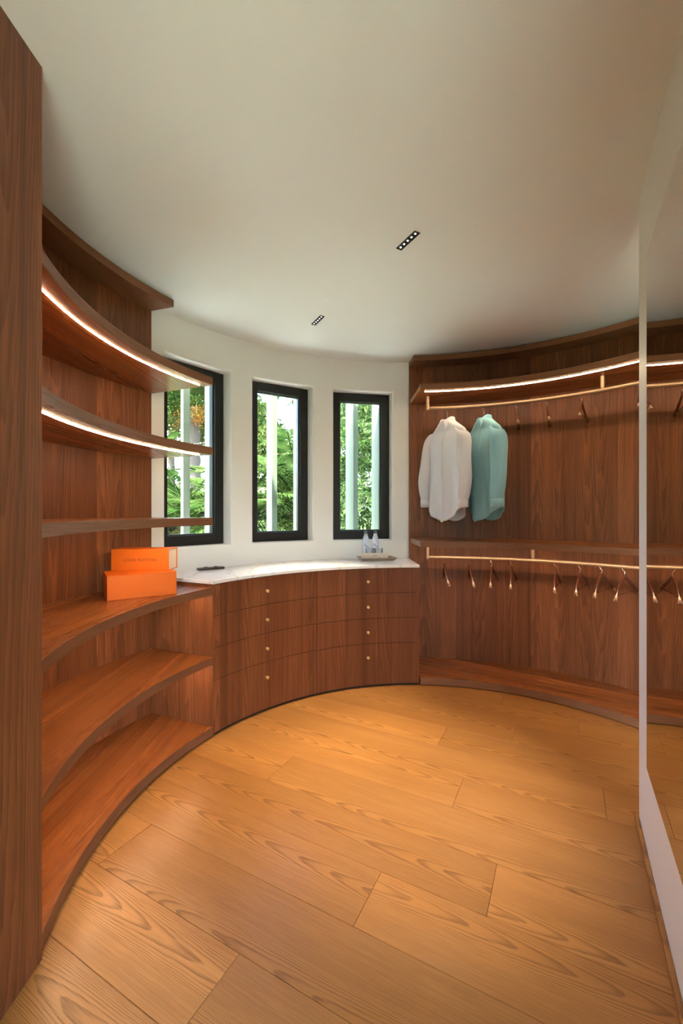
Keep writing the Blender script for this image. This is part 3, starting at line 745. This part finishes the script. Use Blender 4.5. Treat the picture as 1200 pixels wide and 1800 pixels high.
for x, y, lab in ((.1, -.75, 'added fill downlight out of view over the passage by the end panel'), (1.35, -.7, 'added fill downlight out of view in front of the added glazed door'), (1.55, .95, 'added fill downlight out of view behind the mirror partition')):  # extra downlights out of view, added as fill
    downlight(x, y, 0, FILL_SPOT_W, lab)

# ------------------------------------------------------------------ OUTSIDE: louvre screen
U = Vector((math.sin(R(-26.5)), math.cos(R(-26.5)), 0)); V = Vector((U.y, -U.x, 0))   # every fin points the same way
scr = tag(empty('louvre_screen', (*P(2.5, -28.6), -.2)), 'pale painted screen of upright fins outside the windows', 'screen')
so_ = Vector(scr.location)
for k in range(-3, 9):
    x, y = P(2.45, -47.1 + 6.17 * k); c = Vector((x, y, 0)) + U * .085 + V * .025 - so_
    mb = MB(); mb.box((c.x, c.y, 1.75), V, U, (0, 0, 1), .025, .085, 1.72); mb.build('fin', FIN, scr, bevel=.003)
for z in (0, 3.5):
    mb = arc_slab(MB(), 2.44, 2.66, -68, 4, z, z + .05, n=36); mb.v = [(a - so_.x, b - so_.y, c) for a, b, c in mb.v]; mb.build('ring_beam', FIN, scr)

# garden ground: rises gently away from the house
gm = MB(); NX, NY = 60, 60
def gz(x, y):
    d = math.hypot(x - .5, y - 1.7); return -.25 + max(0, d - 4.2) * .125 + .06 * math.sin(x * 1.3 + y * .7) * min(1, max(0, d - 4) / 3)
rows = [[(x_, y_, gz(x_, y_)) for x_ in [-30 + 60 * i / NX for i in range(NX + 1)]] for y_ in [-26 + 60 * j / NY for j in range(NY + 1)]]
gm.grid(rows); tag(gm.build('ground_garden', GRASS, smooth=180), kind='structure')

STONE = simple('bounce_terrace_stone', (.74, .79, .67), .8)
tm = MB(); ring = [P(4.75, a) for a in range(-110, 111, 5)]
prism(tm, ring + [(6.0, .9), (6.0, -9.0), (-5.0, -9.0), (-5.0, .9)], -.30, -.17)
tag(tm.build('added_bounce_terrace', STONE), kind='structure')  # unseen pale paving, added to bounce sunlight up into the room
# palm
def frond_mesh(L, droop, nl, mat, seed, lw=.020):
    rd = random.Random(seed); mb = MB(); pts = []
    for i in range(11):
        t = i / 10; pts.append(Vector((L * (t - .12 * droop * t * t), 0, L * (.30 * t - .62 * droop * t * t))))
    mb.tube(pts, [.018 * (1 - .8 * i / 10) * L / 2 + .003 for i in range(11)], 5, cap=False)
    for i in range(nl):
        t = .14 + .85 * i / (nl - 1); k = t * 10; a = int(min(9, k)); p = pts[a].lerp(pts[a + 1], k - a); tg = (pts[a + 1] - pts[a]).normalized()
        ll = L * .34 * math.sin(math.pi * (.16 + .78 * t)) ** .7
        for s in (-1, 1):
            d = (tg * .62 + Vector((0, s * .78, .22 - .25 * t)) + Vector((rd.uniform(-.08, .08), rd.uniform(-.08, .08), rd.uniform(-.12, .08)))).normalized()
            up = Vector((0, 0, 1)); wv = d.cross(up).normalized() * lw * .5 * L
            m1 = p + d * ll * .5; e1 = p + d * ll + Vector((0, 0, -.16 * ll)); 
            mb.face([p - wv * .4, p + wv * .4, m1 + wv, m1 - wv]); mb.face([m1 - wv, m1 + wv, e1])
    o = mb.build('frond', mat, None, merge=False); me = o.data; bpy.data.objects.remove(o); return me
FR = [frond_mesh(2.2, .75, 34, PALM, 1), frond_mesh(2.0, 1.05, 34, PALM, 2)]; FD = frond_mesh(1.8, 1.5, 26, PALM_DRY, 3)
def palm(x, y, crown_z, sc, nf, label, seed, dry=4, fruit=False, trunk_r=.14):
    rd = random.Random(seed); z0 = gz(x, y); e = tag(empty('palm_tree', (x, y, z0)), label, 'palm tree', 'palms in the garden'); h = crown_z - z0
    mb = MB(); n = max(4, int(h / .16)); pts = []; rs = []
    for i in range(n + 1):
        pts.append((0, 0, h * i / n - .05)); rs.append(trunk_r * (1.12 if i % 2 else .92) * (1.15 - .2 * i / n))
    mb.tube(pts, rs, 12); mb.build('trunk', BARK, e, smooth=30)
    for i in range(nf):
        az = i * 2.39996 + rd.uniform(-.2, .2); el = 1.15 - 1.35 * (i / nf) ** .8
        o = link('frond', FR[i % 2], None, e); o.location = (0, 0, h); o.rotation_euler = (0, -el, az); s = sc * rd.uniform(.85, 1.1); o.scale = (s, s, s)
    for i in range(dry):
        o = link('dry_frond', FD, None, e); o.location = (0, 0, h - .08); o.rotation_euler = (0, .35 + rd.uniform(0, .35), i * 6.28 / dry + rd.uniform(-.3, .3)); s = sc * .8; o.scale = (s, s, s)
    if fruit:
        for i in range(5):
            mb = MB(); a = rd.uniform(-2.6, -.6); c = Vector((math.cos(a) * .35, math.sin(a) * .35, h - .15 - .25 * rd.random()))
            mb.tube([(0, 0, h), tuple(c)], .012, 5)
            for q in range(70):
                p = c + Vector((rd.gauss(0, .09), rd.gauss(0, .09), rd.gauss(-.12, .14))); s = .022
                mb.face([p + Vector((s, 0, 0)), p + Vector((0, s, 0)), p + Vector((0, 0, s))]); mb.face([p + Vector((-s, 0, 0)), p + Vector((0, 0, s)), p + Vector((0, s, 0))]); mb.face([p + Vector((s, 0, 0)), p + Vector((0, 0, s)), p + Vector((0, -s, 0))]); mb.face([p + Vector((0, -s, 0)), p + Vector((0, 0, s)), p + Vector((-s, 0, 0))])
            mb.build('fruit_cluster', FRUIT, e, merge=False)
    return e
palm(-3.75, 10.9, 4.0, 1.0, 30, 'palm with orange fruit clusters seen through the window behind the shelves', 11, fruit=True)
palm(-2.75, 7.6, 1.15, .62, 22, 'low young palm in front of the fruiting palm', 12, dry=3, trunk_r=.1)
palm(-4.6, 9.2, 1.6, .8, 24, 'bushy palm standing to the side of the fruiting palm', 17, dry=3, trunk_r=.12)
palm(-.85, 8.2, 1.35, .95, 30, 'full green palm filling the middle window', 13, dry=7, trunk_r=.16)
palm(-1.75, 7.4, 1.0, .75, 24, 'short palm growing beside the full green palm', 14, dry=5, trunk_r=.12)
palm(-.55, 14.5, 5.6, .9, 24, 'tall slender palm rising behind the middle window palm', 15, dry=3, trunk_r=.13)
palm(-.05, 10.5, 1.9, .8, 24, 'palm half hidden beside the cypress', 16, dry=6, trunk_r=.12)

# leafy crowns
def crown_mesh(name, mat, n, rx, rz, size, seed, cone=False, lumps=26):
    rd = random.Random(seed); mb = MB(); cs = []
    for _ in range(lumps):
        if cone:
            t = rd.random() ** .8; rr = rx * (1 - t) ** .55 * (.55 + .45 * rd.random()); a = rd.uniform(0, 6.283); cs.append((Vector((rr * math.cos(a), rr * math.sin(a), rz * 2 * t)), rx * .34))
        else:
            d = Vector((rd.gauss(0, 1), rd.gauss(0, 1), rd.gauss(0, 1))).normalized() * rd.uniform(.45, .85); cs.append((Vector((d.x * rx, d.y * rx, rz + d.z * rz)), rx * .36))
    for i in range(n):
        c, r = cs[i % lumps]; d = Vector((rd.gauss(0, 1), rd.gauss(0, 1), rd.gauss(.25, 1))).normalized(); p = c + d * r * (rd.random() ** .3)
        t1 = Vector((rd.gauss(0, 1), rd.gauss(0, 1), rd.gauss(0, 1))).normalized(); nn = (d + t1 * .8).normalized(); a = nn.orthogonal().normalized(); b = nn.cross(a); ph = rd.uniform(0, 6.28)
        a, b = a * math.cos(ph) + b * math.sin(ph), b * math.cos(ph) - a * math.sin(ph); s = size * rd.uniform(.7, 1.3)
        mb.face([p - a * s, p - b * s * .5, p + a * s, p + b * s * .5])
    o = mb.build(name, mat, None, merge=False); me = o.data; bpy.data.objects.remove(o); return me
CYPM = crown_mesh('cypress_crown', CYP, 26000, .85, 2.9, .034, 4, cone=True, lumps=170)
BRM = [crown_mesh('tree_crown', TREE, 9000, 1.6, 1.5, .085, s) for s in (5, 6)]
SHM = [crown_mesh('shrub_crown', SHRUB, 3500, .5, .38, .045, s, lumps=18) for s in (7, 8)]
def tree(name, label, cat, me, x, y, zoff, sc, seed, trunk_h, trunk_r, group=None):
    z0 = gz(x, y); e = tag(empty(name, (x, y, z0)), label, cat, group)
    mb = MB(); mb.tube([(0, 0, -.05), (.03, 0, trunk_h * .5), (0, .02, trunk_h)], [trunk_r, trunk_r * .8, trunk_r * .6], 9); mb.build('trunk', BARK, e, smooth=40)
    o = link('crown', me, None, e); o['kind'] = 'stuff'; o.location = (0, 0, zoff); o.scale = (sc, sc, sc); o.rotation_euler = (0, 0, random.Random(seed).uniform(0, 6.28)); return e
tree('cypress', 'dense dark green cypress seen through the window next to the wardrobe', 'tree', CYPM, .47, 6.6, .35, 1.0, 1, .9, .1)
tl = ['leafy tree on the slope behind the fruiting palm', 'leafy tree on the slope far behind the middle window', 'leafy tree on the slope behind the cypress', 'leafy tree at the edge of the slope beyond the shelves window', 'leafy tree between the fruiting palm and the tall slender palm', 'leafy tree at the far side of the cypress']
for i, (x, y, s, h) in enumerate([(-6.0, 15.0, 1.25, 2.2), (-2.6, 19.0, 1.0, .9), (.9, 18.5, 1.15, 1.6), (-10.4, 16.5, 1.3, 2.0), (-5.2, 21.5, 1.2, 1.8), (4.6, 15.5, 1.2, 1.6)]):
    tree('leafy_tree', tl[i], 'tree', BRM[i % 2], x, y, h, s, i, h + .9, .16, 'trees on the slope')
sl = ['pale shrub at the foot of the fruiting palm', 'pale shrub below the bushy palm', 'pale shrub between the young palm and the short palm', 'pale shrub under the full green palm', 'pale shrub beside the full green palm', 'pale shrub at the foot of the cypress', 'pale shrub behind the cypress', 'pale shrub under the half hidden palm', 'pale shrub at the end of the garden slope', 'pale shrub near the tall slender palm']
for i, (x, y, s) in enumerate([(-3.2, 9.6, 1.1), (-4.2, 10.2, 1.2), (-2.3, 9.2, 1.0), (-1.2, 10.0, 1.1), (-.3, 9.0, .9), (.15, 8.2, .7), (.9, 9.0, 1.0), (-.1, 12.5, 1.2), (-5.4, 12.2, 1.5), (-1.6, 12.4, 1.4)]):
    tree('shrub', sl[i], 'shrub', SHM[i % 2], x, y, .05, s, i + 20, .3, .03, 'shrubs on the garden slope')
